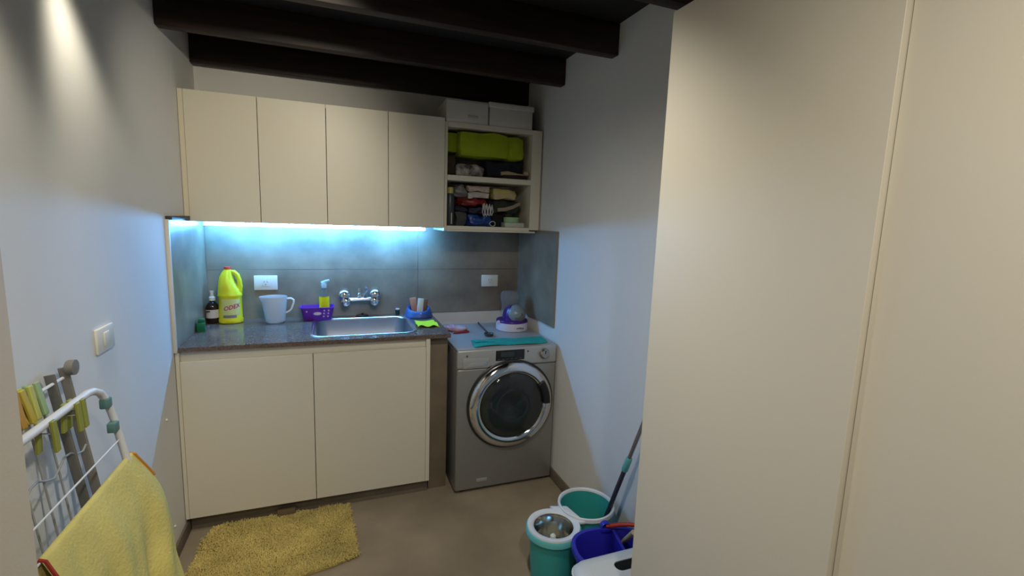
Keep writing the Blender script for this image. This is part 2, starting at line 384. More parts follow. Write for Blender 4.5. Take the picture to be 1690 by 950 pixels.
# ------------------------------------------------------------------ things on the worktop
AMB = mat('amber_glass', (.020, .010, .008), .12)
t = thing('pump_bottle', 'dark amber bottle with a white pump top in the worktop corner', 'bottle', (.046, -.078, CT))
MB().lathe([(.026, 0), (.0325, .003), (.033, .008), (.033, .088), (.030, .100), (.020, .115), (.014, .120), (.014, .132)], 28).build('body', AMB, t, 50)
lb = MB().lathe([(.0334, .032), (.0334, .079)], 28, cap=False).build('label', mat('paper_label', (.60, .57, .56), .6), t)
MB().box(-.024, -.006, -.0352, -.030, .068, .074).build('label_print', BLACK, lb)
MB().lathe([(.016, .128), (.016, .146), (.012, .150), (.009, .152), (.008, .172), (.010, .174), (.010, .182), (.0, .183)], 20, cap=False).build('pump_top', mat('pump_plastic', (.68, .68, .67), .4), t)

YEL = mat('yellow_plastic', (.72, .70, .02), .35)
t = thing('bleach_jug', 'yellow bleach jug with red cap and a built-in handle', 'jug', (.135, -.082, CT))
def ov(cx, a, bb, z, n=28): return [(cx+a*math.cos(2*math.pi*k/n), bb*math.sin(2*math.pi*k/n), z) for k in range(n)]
MB().loft([ov(0, .054, .044, 0), ov(0, .061, .050, .004), ov(0, .062, .052, .022), ov(0, .0585, .049, .028), ov(0, .0585, .049, .150), ov(0, .0615, .051, .154), ov(0, .0615, .051, .160), ov(0, .0595, .049, .166),
           ov(-.003, .056, .047, .185), ov(-.010, .047, .043, .215), ov(-.014, .039, .037, .240), ov(-.014, .034, .032, .262), ov(-.010, .026, .025, .285), ov(-.007, .019, .019, .300), ov(-.006, .017, .017, .304)]).build('body', YEL, t, 50)
MB().tube([(.008, 0, .290), (.024, 0, .288), (.040, 0, .270), (.049, 0, .240), (.052, 0, .205), (.048, 0, .172), (.035, 0, .160)], [.011, .012, .013, .013, .013, .014, .016], 14).build('handle', YEL, t, 60)
MB().lathe([(.018, .303), (.0185, .314), (.016, .318), (.0, .318)], 24, Matrix.Translation((-.006, 0, 0)), cap=False).build('cap', mat('red_cap', (.55, .05, .03), .4), t)
def onbody(off):
    def f(co):
        an = -math.pi/2 + co.x/.054
        return Vector(((.0585+off+co.z)*math.cos(an), (.049+off+co.z)*math.sin(an), co.y))
    return f
def patch(x0, x1, z0, z1, off, n=12):
    f = onbody(off); return [[f(Vector((x0+(x1-x0)*k/n, z, 0))) for k in range(n+1)] for z in (z0, z1)]
lbm = mat('jug_label', (.62, .66, .25), .5)
lb = MB().loft(patch(-.034, .056, .046, .140, .0006), False, False, False).build('label', lbm, t)
f0 = onbody(.0012)
tx = textmesh('ODEX', .033, .0004, lambda c: f0(Vector((c.x*.84+.014, c.y+.094+c.x*.22, c.z))), .12, .0007)
tx.build('label_lettering', mat('jug_red', (.42, .02, .10), .4), lb, smooth=False)
tx = textmesh('ODEX', .033, .0001, lambda c: onbody(.0009)(Vector((c.x*.84+.0130, c.y+.0930+c.x*.22, c.z))), .12, .0018)
tx.build('lettering_outline', mat('jug_white', (.75, .66, .72), .5), lb, smooth=False)
MB().loft(patch(-.028, .034, .034, .050, .0012), False, False, False).build('silver_band', mat('silver_foil', (.30, .30, .32), .3, .4), lb)

JUGM = mat('frosted_plastic', (.75, .77, .78), .35, trans=.55, ior=1.2)
t = thing('measuring_jug', 'translucent white plastic measuring jug with spout and handle', 'jug', (.366, -.135, CT))
def jl(a, z, sp=0.0, n=32):
    out = []
    for k in range(n):
        an = 2*math.pi*k/n; d = math.cos(an-math.pi); e = max(0, d)**6*sp
        out.append(((a+e)*math.cos(an), a*.95*math.sin(an), z))
    return out
MB().loft([jl(.0, .0045)[:], jl(.043, .0045), jl(.050, .012), jl(.0545, .06), jl(.0605, .120, .004), jl(.0635, .150, .014), jl(.0655, .1525, .014),
           jl(.0655, .150, .016), jl(.0625, .120, .006), jl(.0565, .06), jl(.052, .012), jl(.046, .002), jl(.0, .002)], False, False).build('body', JUGM, t, 60)
MB().tube([(.060, 0, .138), (.085, 0, .139), (.098, 0, .130), (.098, 0, .115), (.086, 0, .078), (.074, 0, .064), (.055, 0, .056)], .0055, 10, flat=1.5).build('handle', mat('frosted_handle', (.76, .77, .77), .4), t, 60)

PUR = mat('purple_plastic', (.12, .02, .34), .35)
t = thing('basket', 'small purple plastic basket with round holes and an oval badge', 'basket', (.590, -.088, CT))
def bl(hx_, hy_, z, r=.018): return [(x, y, z) for x, y in rrect(-hx_, hx_, -hy_, hy_, r, 4)]
MB().loft([bl(.072, .040, .0), bl(.078, .045, .004), bl(.090, .055, .074), bl(.095, .060, .076), bl(.095, .060, .080), bl(.089, .054, .080), bl(.0755, .0425, .006), bl(.070, .038, .004)]).build('body', PUR, t, 50)
def fy(z): return -(.045+(z-.004)*.01/.07)-.0006
hm = mat('pale_hole', (.48, .40, .66), .5)
for x_, z_ in ((.038, .062), (.062, .062), (.036, .044), (.060, .044), (.034, .026), (.057, .026), (-.058, .058)):
    MB().lathe([(.0048, 0), (.0048, .001), (.0, .0012)], 12, Matrix.Translation((x_, fy(z_), z_)) @ RX90, cap=False).build('hole', hm, t)
MB().lathe([(.022, 0), (.022, .0012), (.018, .0016), (.0, .0016)], 24, Matrix.Translation((.0, fy(.044), .044)) @ RX90, sy=.42, cap=False).build('badge', mat('badge_white', (.55, .50, .62), .5), t)
MB().tube([(-.095, 0, .078), (-.108, -.004, .076)], .003, 6).build('side_lug', PUR, t)
t = thing('soap_bottle', 'clear dish soap bottle of yellow liquid with pale blue spout in the purple basket', 'bottle', (.628, -.100, CT+.006))
MB().lathe([(.024, 0), (.028, .004), (.029, .05), (.029, .128), (.026, .134)], 24, sy=.7).build('liquid', mat('yellow_liquid', (.62, .58, .005), .15, var=.1, scale=20), t, 50)
MB().lathe([(.026, .1342), (.0262, .140), (.019, .156), (.011, .166), (.010, .186)], 24, sy=.75).build('shoulder', mat('clear_plastic', (.55, .60, .60), .1, trans=.8, ior=1.1), t, 60)
sp = MB().lathe([(.014, .186), (.016, .206), (.012, .218), (.0, .220)], 18, cap=False).build('spout_cap', mat('ice_blue', (.42, .66, .78), .35), t)
MB().tube([(-.012, 0, .214), (.008, -.002, .222), (.030, -.004, .232)], [.010, .010, .006], 10).build('nozzle', mat('ice_blue', (.42, .66, .78)), sp)
# green tub at the left end
t = thing('green_tub', 'small dark green soap tub by the tiled left wall', 'tub', (.033, -.285, CT), R(8))
gm = mat('green_plastic', (.005, .13, .06), .3)
MB().loft([[(x, y, z) for x, y in rrect(-.020-i, .020+i, -.024-i, .024+i, .007, 4)] for i, z in ((-.001, 0), (.0, .002), (.0, .046), (-.001, .048))]).build('body', gm, t, 50)
MB().box(-.012, .018, -.012, .022, .048, .066, .004).build('lid', gm, t)
# black plug, green cap
t = thing('sink_plug', 'flat black rubber sink plug lying behind the sink', 'sink plug', (.848, -.049, CT))
MB().lathe([(.038, 0), (.040, .003), (.038, .008), (.030, .011), (.0, .012)], 24, cap=False, sy=.9).build('disc', BLACK, t)
MB().lathe([(.006, .011), (.007, .020), (.0, .022)], 12, cap=False).build('pull_knob', BLACK, t)
t = thing('small_jar', 'tiny dark green jar with a white lid behind the sink', 'jar', (1.066, -.030, CT))
MB().lathe([(.012, 0), (.014, .002), (.014, .030), (.011, .033)], 18).build('body', mat('jar_green', (.012, .045, .03), .25), t)
MB().lathe([(.0125, .033), (.0125, .040), (.0, .041)], 18, cap=False).build('lid', WHITE, t)
# blue bowl with contents
BLU = mat('blue_bowl', (.035, .085, .26), .4)
t = thing('pet_bowl', 'blue flared plastic pet bowl on the worktop corner', 'bowl', (1.187, -.120, CT))
def bwl(r, z, tl=0.0, n=44): return [(r*math.cos(2*math.pi*k/n), r*math.sin(2*math.pi*k/n), z+tl*r*math.sin(2*math.pi*k/n)) for k in range(n)]
MB().loft([bwl(.083, 0), bwl(.087, .002), bwl(.0875, .012), bwl(.085, .016), bwl(.080, .036, .10), bwl(.072, .056, .22), bwl(.067, .060, .25), bwl(.059, .056, .25), bwl(.052, .036, .12), bwl(.046, .014), bwl(.012, .012)], True, True).build('body', BLU, t, 50)
MB().lathe([(.004, 0), (.004, .002), (.0, .003)], 10, Matrix.Translation((.0, -.0815, .034)) @ RX90, cap=False).build('rivet', WHITE, t)
PB = (1.187, -.120, CT)
def stick(name, lab, cat, dx_, dy_, w_, h_, th, tilt, m, z0=.015, twist=0):
    o = MB().box(-w_/2, w_/2, -th/2, th/2, 0, h_, .0025).build(name, m)
    o.location = (PB[0]+dx_, PB[1]+dy_, PB[2]+z0); o.rotation_euler = (R(-6), R(tilt), R(twist)); return tag(o, lab, cat)
stick('sponge', 'pale cream sponge pad standing in the blue bowl', 'sponge', .000, -.030, .036, .106, .014, 6, mat('cream_sponge', (.66, .66, .58), .9, bump=.2, bscale=200), .0145)
stick('sponge', 'orange-pink sponge leaning behind the cream pad in the blue bowl', 'sponge', -.020, .002, .040, .106, .014, -9, mat('orange_sponge', (.48, .22, .13), .9, bump=.2, bscale=200), .0155)
stick('scrub_pad', 'brown scrubbing pad leaning in the blue bowl', 'sponge', .026, .006, .036, .098, .012, 12, mat('brown_pad', (.20, .11, .075), .95, bump=.3, bscale=250), .0155)
# lime cloth
def limec(u, v):
    xx = .126*(u-.5)*(1-.08*v); yy = -.115+.165*v
    zz = .008+.005*math.sin(u*11+v*3)*(1-v)+.004*math.sin(v*9+u*4)
    return Vector((xx+.014*(1-v)*0, yy+.008*math.sin(u*9)*(1-v), max(.0022, zz)))
o = MB().sheet(limec, 18, 12, .002).build('cleaning_cloth', mat('lime_cloth', (.55, .70, .015), .85, bump=.1, bscale=300)); o.location = (1.192, -.330, CT+.0005)
tag(o, 'lime yellow cleaning cloth lying flat beside the sink', 'cloth')

# ------------------------------------------------------------------ things on the washing machine
WZ = .8502
o = MB()
o.soft(-.075, .075, -.050, .050, .0, .030, .014, 3, .5, 22, 9)
o = o.build('cloth_bundle', mat('pink_white_cloth', (.62, .50, .52), .9, var=.6, scale=22, col2=(.45, .12, .17))); o.location = (1.405, -.235, WZ); o.rotation_euler = (0, 0, R(-28))
tag(o, 'crumpled pink and white cloth at the edge of the washing machine', 'cloth')
rp = MB().soft(-.060, .055, -.016, .010, .0, .012, .005, 4, .5, 25, 6).build('red_pack', mat('red_film', (.30, .02, .03), .35)); rp.location = (1.420, -.300, WZ); rp.rotation_euler = (0, 0, R(8))
tag(rp, 'small dark red packet in front of the pink cloth', 'packet')
t = thing('utensil', 'dark grey long-handled scoop lying on the washing machine', 'scoop', (1.565, -.415, WZ))
gd = mat('dark_grey_metal', (.055, .058, .065), .4, .3)
MB().lathe([(.018, 0), (.026, .006), (.030, .018), (.027, .018), (.022, .008), (.0, .005)], 24, cap=False, sy=1.1).build('scoop_bowl', gd, t)
MB().tube([(.0, .026, .015), (.012, .12, .012), (.030, .30, .008), (.034, .335, .008)], [.006, .005, .005, .007], 8).build('handle', gd, t)
def cyc(u, v):
    xx = -.225+.45*u; yy = -.055+.15*v*(1-.25*u*0)
    if u < .02: yy += .01
    zz = .0025+.006*abs(math.sin(u*7+v*2))*(1-v*.5)+.010*math.exp(-((v-.25)/.18)**2)*(.5+.5*math.sin(u*5+1))
    return Vector((xx+.03*(v-.5), yy+.012*math.sin(u*6), zz))
o = MB().sheet(cyc, 30, 12, .002).build('cleaning_cloth', mat('turquoise_cloth', (.016, .33, .27), .7, var=.25, scale=15)); o.location = (1.640, -.600, WZ+.0002); o.rotation_euler = (0, 0, R(2))
tag(o, 'folded turquoise cloth along the front edge of the washing machine', 'cloth')
def cyc2(u, v): return Vector((.11*u, .010+.06*v*(1-u), .021+.004*math.sin(u*6)))
o2 = MB().sheet(cyc2, 8, 6, .002).build('folded_corner', mat('turquoise_cloth', (.016, .33, .27)), o); o2.location = (-.215, -.02, 0)
# pet fountain
PW = mat('pinkish_white', (.62, .58, .64), .35); PP = mat('deep_purple', (.055, .012, .16), .25)
t = thing('pet_fountain', 'white and purple pet water fountain with clear tank on the washing machine', 'pet fountain', (1.772, -.262, WZ), R(-10))
MB().lathe([(.088, 0), (.093, .003), (.094, .030), (.092, .046), (.080, .046), (.0, .042)], 44, cap=False).build('base', PW, t, 50)
MB().lathe([(.092, .0462), (.093, .053), (.088, .060), (.070, .062), (.0, .060)], 44, cap=False).build('purple_rim', PP, t, 50)
MB().lathe([(.066, .060), (.064, .085), (.056, .110), (.045, .128), (.030, .138), (.0, .140)], 36, Matrix.Translation((.010, .006, 0)), cap=False).build('purple_hood', PP, t, 60)
MB().lathe([(.058, 0), (.054, .022), (.042, .040), (.022, .050), (.0, .053)], 32, Matrix.Translation((.020, -.014, .086)) @ Matrix.Rotation(R(70), 4, 'X'), cap=False).build('grey_dome', mat('translucent_grey', (.20, .23, .24), .3), t, 60)
MB().lathe([(.028, 0), (.026, .004), (.0, .006)], 24, Matrix.Translation((.030, -.062, .082)) @ Matrix.Rotation(R(76), 4, 'X'), cap=False).build('filter_disc', mat('filter_grey', (.115, .115, .11), .5), t, 60)
MB().lathe([(.010, 0), (.010, .008), (.0, .010)], 16, Matrix.Translation((-.085, -.040, .050)) @ RX90, cap=False).build('latch', mat('latch_white', (.6, .55, .7), .3), t)
CLR = mat('clear_tank', (.86, .88, .90), .05, trans=.93, ior=1.25)
MB().lathe([(.050, .070), (.050, .145), (.056, .165), (.058, .185), (.054, .202), (.044, .212), (.025, .216), (.0, .217), (.0, .2155), (.025, .2145), (.043, .2105), (.0525, .201), (.056, .185), (.054, .165), (.048, .145), (.048, .070)], 36, Matrix.Translation((-.008, .040, 0)), cap=False).build('tank', CLR, t, 60)
for k in range(5):
    MB().box(.012+.0085*k, .018+.0085*k, -.0962+.0006*k, -.090, .020+.001*(k % 2), .026+.001*(k % 3)).build('print', mat('print_grey', (.13, .12, .14), .5), t)

t.scale = (1.12, 1.12, 1.14)
# ------------------------------------------------------------------ boxes on the open shelf
SZ = 2.1052
t = thing('storage_box', 'white storage box with a curved flap line on the open shelf unit', 'box', (1.428, -.175, SZ))
MB().box(-.125, .125, -.155, .15, 0, .120, .003).build('body', BOXW, t)
def cv(off): return [(-.12, 0, .018+off), (.035, 0, .018+off), (.075, 0, .021+off), (.100, 0, .032+off), (.118, 0, .050+off)]
MB().prism([(x, z) for x, _, z in cv(0)] + [(.118, .117), (-.12, .117)], 0, .003, Matrix.Translation((0, -.1552, 0)) @ RX90).build('flap', BOXW, t)
MB().box(.0, .062, -.1598, -.158, .030, .046, .0005).build('label_holder', mat('box_grey', (.42, .40, .37), .6), t)
MB().box(-.126, .126, -.156, .151, .1202, .126, .002).build('lid', BOXW, t)
t = thing('storage_box', 'white storage box with a deep overhanging lid on the open shelf unit', 'box', (1.698, -.175, SZ))
MB().box(-.137, .137, -.155, .15, 0, .115, .003).build('body', BOXW, t)
MB().box(-.144, .144, -.162, .156, .1055, .1345, .003).build('lid', BOXW, t)

# ------------------------------------------------------------------ things in the open shelf (upper compartment)
Z1, Z2 = 1.8062, 1.5122
def bundle(name, label, cat, x0, x1, y0, y1, z0, z1, m, amp=.012, seed=0, pw=.35, fr=12, group=None):
    o = MB().soft(x0, x1, y0, y1, z0, z1, amp*1.7, seed, min(.6, pw*1.15), fr*1.5, 11).build(name, m, None, 60); return tag(o, label, cat, group)
LIME = mat('lime_fleece', (.30, .38, .01), .95, bump=.25, bscale=160, var=.2, scale=6)
NAVY = mat('navy_cloth', (.010, .012, .022), .9, bump=.15, bscale=120)
bundle('brown_bag', 'dark brown cloth bag on the left of the upper open shelf', 'bag', 1.318, 1.372, -.29, -.10, Z1, Z1+.125, mat('brown_cloth', (.055, .036, .018), .9, var=.3, scale=20), .012, 2)
bundle('printed_bag', 'pale bag printed with black zebra stripes under the lime blanket', 'bag', 1.376, 1.545, -.30, -.12, Z1, Z1+.075, mat('zebra_print', (.50, .47, .42), .8, var=1, scale=26, col2=(.012, .011, .012)), .010, 5)
nv = bundle('dark_clothes', 'pile of dark navy clothes beneath the lime blanket', 'clothes', 1.552, 1.825, -.285, -.06, Z1, Z1+.105, NAVY, .014, 6)
t = thing('lime_blanket', 'lime green fleece blanket folded over the dark clothes', 'blanket', (1.318, -.20, Z1+.112))
MB().soft(.058, .380, -.125, .12, 0, .150, .010, 11, .30, 8, 9).build('main_fold', LIME, t, 60)
MB().soft(0, .075, -.060, .11, .020, .148, .008, 12, .35, 9, 8).build('back_fold', LIME, t, 60)
MB().soft(.350, .486, -.118, .10, -.004, .146, .010, 13, .5, 9, 9).build('rolled_end', LIME, t, 60)
t = thing('hand_brush', 'small wooden hand brush with dark bristles on the upper open shelf', 'brush', (1.715, -.305, Z1))
wd = wood('brush_wood', (.36, .27, .17), (.48, .38, .25), .6)
MB().tube([(-.065, 0, .030), (-.02, 0, .034), (.05, 0, .031), (.115, 0, .030)], [.012, .014, .005, .004], 10).build('handle', wd, t)
MB().box(-.055, .105, -.010, .014, 0, .024, .004).build('bristles', mat('dark_bristle', (.020, .013, .016), .9), t)
MB().soft(.085, .115, -.012, .012, .026, .052, .003, 3, .4).build('handle_knob', wd, t)
# lower compartment
t = thing('spray_can', 'dark grey spray can with a yellow cap at the left of the lower shelf', 'spray can', (1.342, -.285, Z2))
MB().lathe([(.024, 0), (.026, .003), (.026, .175), (.020, .190)], 24).build('body', mat('can_grey', (.045, .047, .055), .35, .3), t)
MB().lathe([(.0185, .190), (.0185, .222), (.016, .226), (.0, .226)], 20, cap=False).build('cap', mat('can_yellow', (.42, .38, .10), .4), t)
MB().box(.0, .006, -.0272, -.024, .01, .075).build('label_stripe', mat('can_stripe', (.45, .43, .36), .5), t)
bundle('grey_pouch', 'dark grey fabric pouch beside the spray can', 'pouch', 1.372, 1.442, -.295, -.13, Z2, Z2+.085, mat('grey_pouch_m', (.060, .062, .064), .8, var=.4, scale=25), .008, 21)
bl_ = bundle('blue_bag', 'bright blue plastic bag at the front of the lower shelf', 'bag', 1.446, 1.612, -.315, -.17, Z2, Z2+.070, mat('blue_film', (.012, .060, .30), .35, var=.5, scale=18), .014, 22, .5)
bundle('dark_box', 'black cloth bundle behind the green and white tape roll', 'clothes', 1.618, 1.720, -.250, -.05, Z2, Z2+.085, mat('black_cloth', (.008, .008, .009), .9), .008, 23, .3)
t = thing('tape_roll', 'pale green and white roll of tape at the front of the lower shelf', 'tape roll', (1.735, -.285, Z2))
pg = mat('pale_green', (.26, .42, .22), .5)
MB().lathe([(.030, .030), (.048, .030), (.050, .034), (.050, .058), (.048, .062), (.030, .062), (.030, .030)], 28, cap=False, sy=.8).build('roll', pg, t, 50)
MB().box(-.055, .075, -.040, .040, 0, .0295, .006).build('white_base', mat('tape_white', (.44, .46, .40), .5), t)
bundle('navy_packet', 'dark purple packet stacked above the blue bag', 'packet', 1.462, 1.585, -.275, -.10, Z2+.0705, Z2+.115, mat('purple_film', (.022, .018, .045), .4, var=.4, scale=18), .006, 24, .25)
bundle('dark_cloth', 'dark blue cloth on top of the grey pouch', 'clothes', 1.374, 1.456, -.285, -.10, Z2+.0855, Z2+.118, mat('ink_cloth', (.014, .016, .030), .9), .007, 25)
bundle('red_bag', 'red plastic bag stacked in the middle of the lower shelf', 'bag', 1.395, 1.585, -.290, -.08, Z2+.1185, Z2+.172, mat('red_bag_m', (.26, .012, .014), .4, var=.55, scale=15, col2=(.12, .02, .012)), .012, 26, .4)
bundle('green_shoe_bag', 'dark olive fabric bag with a tan strap on the lower shelf', 'bag', 1.605, 1.800, -.285, -.09, Z2+.0855, Z2+.168, mat('olive_cloth', (.030, .036, .026), .85, var=.5, scale=20), .012, 27, .4)
stp = MB().tube([(1.640, -.292, Z2+.105), (1.690, -.296, Z2+.110), (1.740, -.294, Z2+.125), (1.790, -.288, Z2+.150)], .011, 8, flat=.35).build('strap', mat('tan_strap', (.26, .22, .15), .8))
stp.parent = bpy.data.objects['green_shoe_bag']
bundle('plastic_bag', 'translucent grey plastic bag behind the spray can cap', 'bag', 1.372, 1.455, -.270, -.08, Z2+.1725, Z2+.250, mat('grey_film', (.20, .19, .18), .35), .012, 28, .5)
for k, (z0, z1, c, lab) in enumerate(((.1725, .206, (.52, .46, .38), 'cream biscuit packet lying on the red bag'), (.2065, .244, (.50, .38, .30), 'pinkish biscuit packet with a crimped edge on top of the cream one'))):
    x0 = 1.465 - .012*k
    o = bundle('biscuit_packet', lab, 'packet', x0, 1.590, -.290, -.12, Z2+z0, Z2+z1, mat('packet_%d' % k, c, .5, var=.3, scale=30), .006, 30+k, .2)
bundle('yellow_packet', 'yellow and white packet lying on the olive bag', 'packet', 1.610, 1.775, -.285, -.12, Z2+.1685, Z2+.235, mat('yellow_film', (.42, .36, .04), .45, var=1, scale=16, col2=(.45, .33, .25)), .010, 33, .4)
bundle('white_pouch', 'small crumpled white pouch between the biscuit packets and the plastic bag', 'pouch', 1.440, 1.478, -.318, -.292, Z2+.165, Z2+.205, mat('pouch_white', (.42, .40, .38), .6), .006, 41, .5)
lp = MB().tube([(1.598+.016*math.cos(2*math.pi*k/16)*(1+.2*math.sin(k)), -.326, Z2+.0185+.015*math.sin(2*math.pi*k/16)) for k in range(16)], .0026, 6, True).build('string_loop', mat('cord_white', (.45, .43, .40)))
tag(lp, 'small white loop of string beside the blue bag', 'string')
cp_ = []
for k in range(40):
    a = k/39; cp_.append((1.535+.062*a+.006*math.sin(k*1.7), -.322-.003*math.cos(k*1.1), Z2+.100+.042*math.sin(k*1.15)*(1-.2*a)))
o = MB().tube(cp_, .0028, 6).build('tangled_cord', mat('cord_white', (.45, .43, .40), .6)); tag(o, 'tangled white cord hanging in front of the purple packet', 'cord')

# ------------------------------------------------------------------ clothes drying rack leaning on the left wall
FT, FB = Vector((.090, 0, 1.080)), Vector((.270, 0, .012))       # top and foot of the front frame
RWHT = mat('white_tube', (.65, .65, .65), .4); RGRY = mat('grey_tube', (.28, .29, .29), .45); RLEG = mat('taupe_leg', (.20, .185, .165), .5)
Y0, Y1 = -1.555, -2.10
def fr(s, y, off=0.0):
    p = FT.lerp(FB, s); return Vector((p.x+off, y, p.z))
t = thing('drying_rack', 'white folding clothes rack leaning against the left wall', 'drying rack', (0, 0, 0))
pts = [fr(1, Y0), fr(.5, Y0), fr(.10, Y0), fr(.05, Y0-.008), fr(.018, Y0-.030), fr(.004, Y0-.060), fr(0, Y0-.09), fr(0, (Y0+Y1)/2), fr(0, Y1+.09), fr(.004, Y1+.06), fr(.018, Y1+.03), fr(.05, Y1+.008), fr(.10, Y1), fr(1, Y1)]
MB().tube(pts, .0095, 10).build('front_frame', RWHT, t, 60)
WIRES = [.155, .215, .33, .45, .57, .70, .83]
for s_ in WIRES: MB().tube([fr(s_, Y0), fr(s_, Y1)], .0024, 6).build('wire', RWHT, t)
# folded back wing: lengthwise wires, cross wire and two flat legs
bt, bb_ = Vector((.030, 0, 1.115)), Vector((.150, 0, .012))
def bk(s, y, off=0.0):
    p = bt.lerp(bb_, s); return Vector((p.x+off, y, p.z))
MB().tube([bk(0, Y0-.055), bk(0, Y1+.05)], .004, 8).build('top_rod', RWHT, t)
for k in range(7):
    y = Y0-.10-.062*k
    MB().tube([bk(.03, y), bk(.5, y), bk(1, y)], .0026, 6).build('wing_wire', RGRY, t)
MB().tube([bk(.17+.012*math.sin(k*1.3), Y0-.03-.028*k, .006) for k in range(18)], .0026, 6).build('cross_wire', RGRY, t)
for y, m_ in ((Y0-.035, RLEG), (Y0-.098, mat('dark_leg', (.13, .13, .12), .5)), (Y1+.05, RLEG)):
    a, c = bk(-.02, y, -.004), bk(1, y, .02)
    MB().tube([a, c], .0115, 8, flat=.45).build('leg', m_, t)
MB().lathe([(.018, 0), (.020, .004), (.020, .018), (.0, .020)], 16, Matrix.Translation((.030, Y0-.03, 1.135)) @ Matrix.Rotation(R(90), 4, 'Y'), cap=False).build('hinge_cap', RLEG, t)
for y, z_ in ((Y0-.018, .05), (Y0-.018, .115)):
    p = fr(z_, y); MB().box(p.x-.011, p.x+.011, p.y-.012, p.y+.014, p.z-.014, p.z+.014, .004).build('plastic_clip', mat('teal_clip', (.10, .21, .20), .5), t)
# clothes pegs along the top rod
PEGC = [('pale green', (.30, .42, .22)), ('yellow green', (.45, .45, .10)), ('yellow', (.48, .36, .05)), ('orange', (.44, .24, .03)), ('dark brown', (.06, .055, .045)), ('sea green', (.07, .22, .13)), ('olive', (.27, .28, .05))]
def peg(y, cname, c, s0, tilt, lab):
    p = bk(0, y)
    t = thing('clothes_peg', lab, 'clothes peg', (p.x, p.y, p.z), 0, 'clothes pegs on the drying rack')
    m = mat('peg_'+cname.replace(' ', '_'), c, .45)
    for sx in (-1, 1):
        MB().box(-.004, .004, -.008, .008, -.052, .028, .002, 1, Matrix.Translation((sx*.0078, 0, 0)) @ Matrix.Rotation(R(sx*5), 4, 'Y')).build('jaw', m, t)
    MB().tube([(-.008, -.006, -.008), (0, -.009, -.008), (.008, -.006, -.008), (.008, .006, -.008), (0, .009, -.008), (-.008, .006, -.008)], .0013, 5, True).build('spring', CHROME, t)
    t.rotation_euler = (R(tilt), R(-16), 0)
    return t
for k in range(7):
    nm, c = PEGC[k]
    peg(Y0-.175-.027*k, nm, c, 0, random.uniform(-8, 8), '%s plastic clothes peg clipped on the top rod of the rack' % nm)
def lowpeg(s_, y, nm, c, lab):
    p = fr(0, y); t = thing('clothes_peg', lab, 'clothes peg', (p.x, p.y, p.z-.011), R(90)*0, 'clothes pegs on the drying rack')
    m = mat('peg_'+nm.replace(' ', '_'), c, .45)
    for sx in (-1, 1):
        MB().box(-.004, .004, -.008, .008, -.055, .018, .002, 1, Matrix.Translation((sx*.0135, 0, 0)) @ Matrix.Rotation(R(sx*-3), 4, 'Y')).build('jaw', m, t)
    MB().tube([(-.012, 0, -.012), (.012, 0, -.012)], .002, 5).build('spring', CHROME, t)
for k, y in enumerate((-1.70, -1.726, -1.832)):
    lowpeg(0, y, 'olive', PEGC[6][1], 'olive clothes peg hanging on the front bar, %s' % ('first of three from the rounded corner', 'second of three from the rounded corner', 'last of three from the rounded corner')[k])
# yellow cloth hung on the second wire
YCL = mat('yellow_cloth', (.66, .56, .17), .9, bump=.3, bscale=120, var=.2, scale=9)
ya, yb_ = Y0+.030, Y0-.43
def ycl(u, v):
    y = ya + (yb_-ya)*u
    if v < .12:                                   # short flap behind the wire
        q = (.12-v)/.12; p = fr(.215+.14*q, y, -.0075-.010*q-.004*q*math.sin(u*20))
    elif v < .18:                                 # over the wire
        a_ = math.pi*(v-.12)/.06; p = fr(.215, y, -.0075*math.cos(a_)); p.z += .0075*math.sin(a_)
    else:
        q = (v-.18)/.82; L = .50*(1-.10*math.sin(u*2.6))
        fold = .020*math.sin(u*14+q*2.2)*q + .010*math.sin(u*29-q*5)*q + .030*q*math.exp(-((u-.12)/.10)**2)
        p = fr(.215+L*q, y, .0075+.022*math.sin(min(1, q*3)*1.57)+fold)
        p.y += .020*math.sin(q*5+u*3)*q + .045*math.sin(min(1, q*1.7)*math.pi)*(1-u)**3 - .05*q*q*(1-u)**2
    return p
t = thing('yellow_cloth', 'yellow cloth with dark red hems hung over the drying rack', 'cloth', (0, 0, 0))
MB().sheet(ycl, 44, 50, .0022).build('cloth', YCL, t, 70)
def hem(u0):
    return [ycl(u0, .14+.84*k/24) + Vector((.0016, 0, 0)) for k in range(25)]
RH = mat('red_hem', (.33, .03, .02), .8); OH = mat('orange_hem', (.50, .22, .03), .8)
MB().tube(hem(.995), .0045, 6, flat=.6).build('hem', RH, t)
MB().tube(hem(.004)[:6], .0040, 6, flat=.6).build('hem', OH, t)
def lcl(u, v):
    y = Y0+.050-.10*u; p = fr(.40+.12*v, y, .016+.005*math.sin(u*9+v*4)); p.y += .008*math.sin(v*6); return p
o = MB().sheet(lcl, 12, 16, .002).build('lime_rag', mat('lime_rag_m', (.46, .50, .03), .9)); tag(o, 'small lime rag hanging behind the yellow cloth on the rack', 'cloth')

# ------------------------------------------------------------------ shaggy rug
OUT = [atz(px, py, .012) for px, py in ((331, 903), (338, 886), (352, 872), (372, 860), (392, 857), (440, 850), (510, 839), (575, 830), (581, 860), (587, 890), (592, 914), (545, 934), (490, 952), (400, 984), (300, 1015), (302, 985), (310, 950), (320, 926))]
OUT = [(p.x, min(p.y, -.592)) for p in OUT]
t = thing('rug', 'mustard yellow shaggy bath mat on the floor before the base cabinet', 'rug', (0, 0, 0))
MB().prism(OUT, .001, .010, None, .002).build('backing', mat('rug_base', (.50, .38, .11), .95, var=.3, scale=10), t)
def inside(x, y):
    r = False; n = len(OUT)
    for i in range(n):
        (xa, ya_), (xb2, yb2) = OUT[i], OUT[i-1]
        if (ya_ > y) != (yb2 > y) and x < (xb2-xa)*(y-ya_)/(yb2-ya_)+xa: r = not r
    return r
vs, fs = [], []
xs = [p[0] for p in OUT]; ysr = [p[1] for p in OUT]
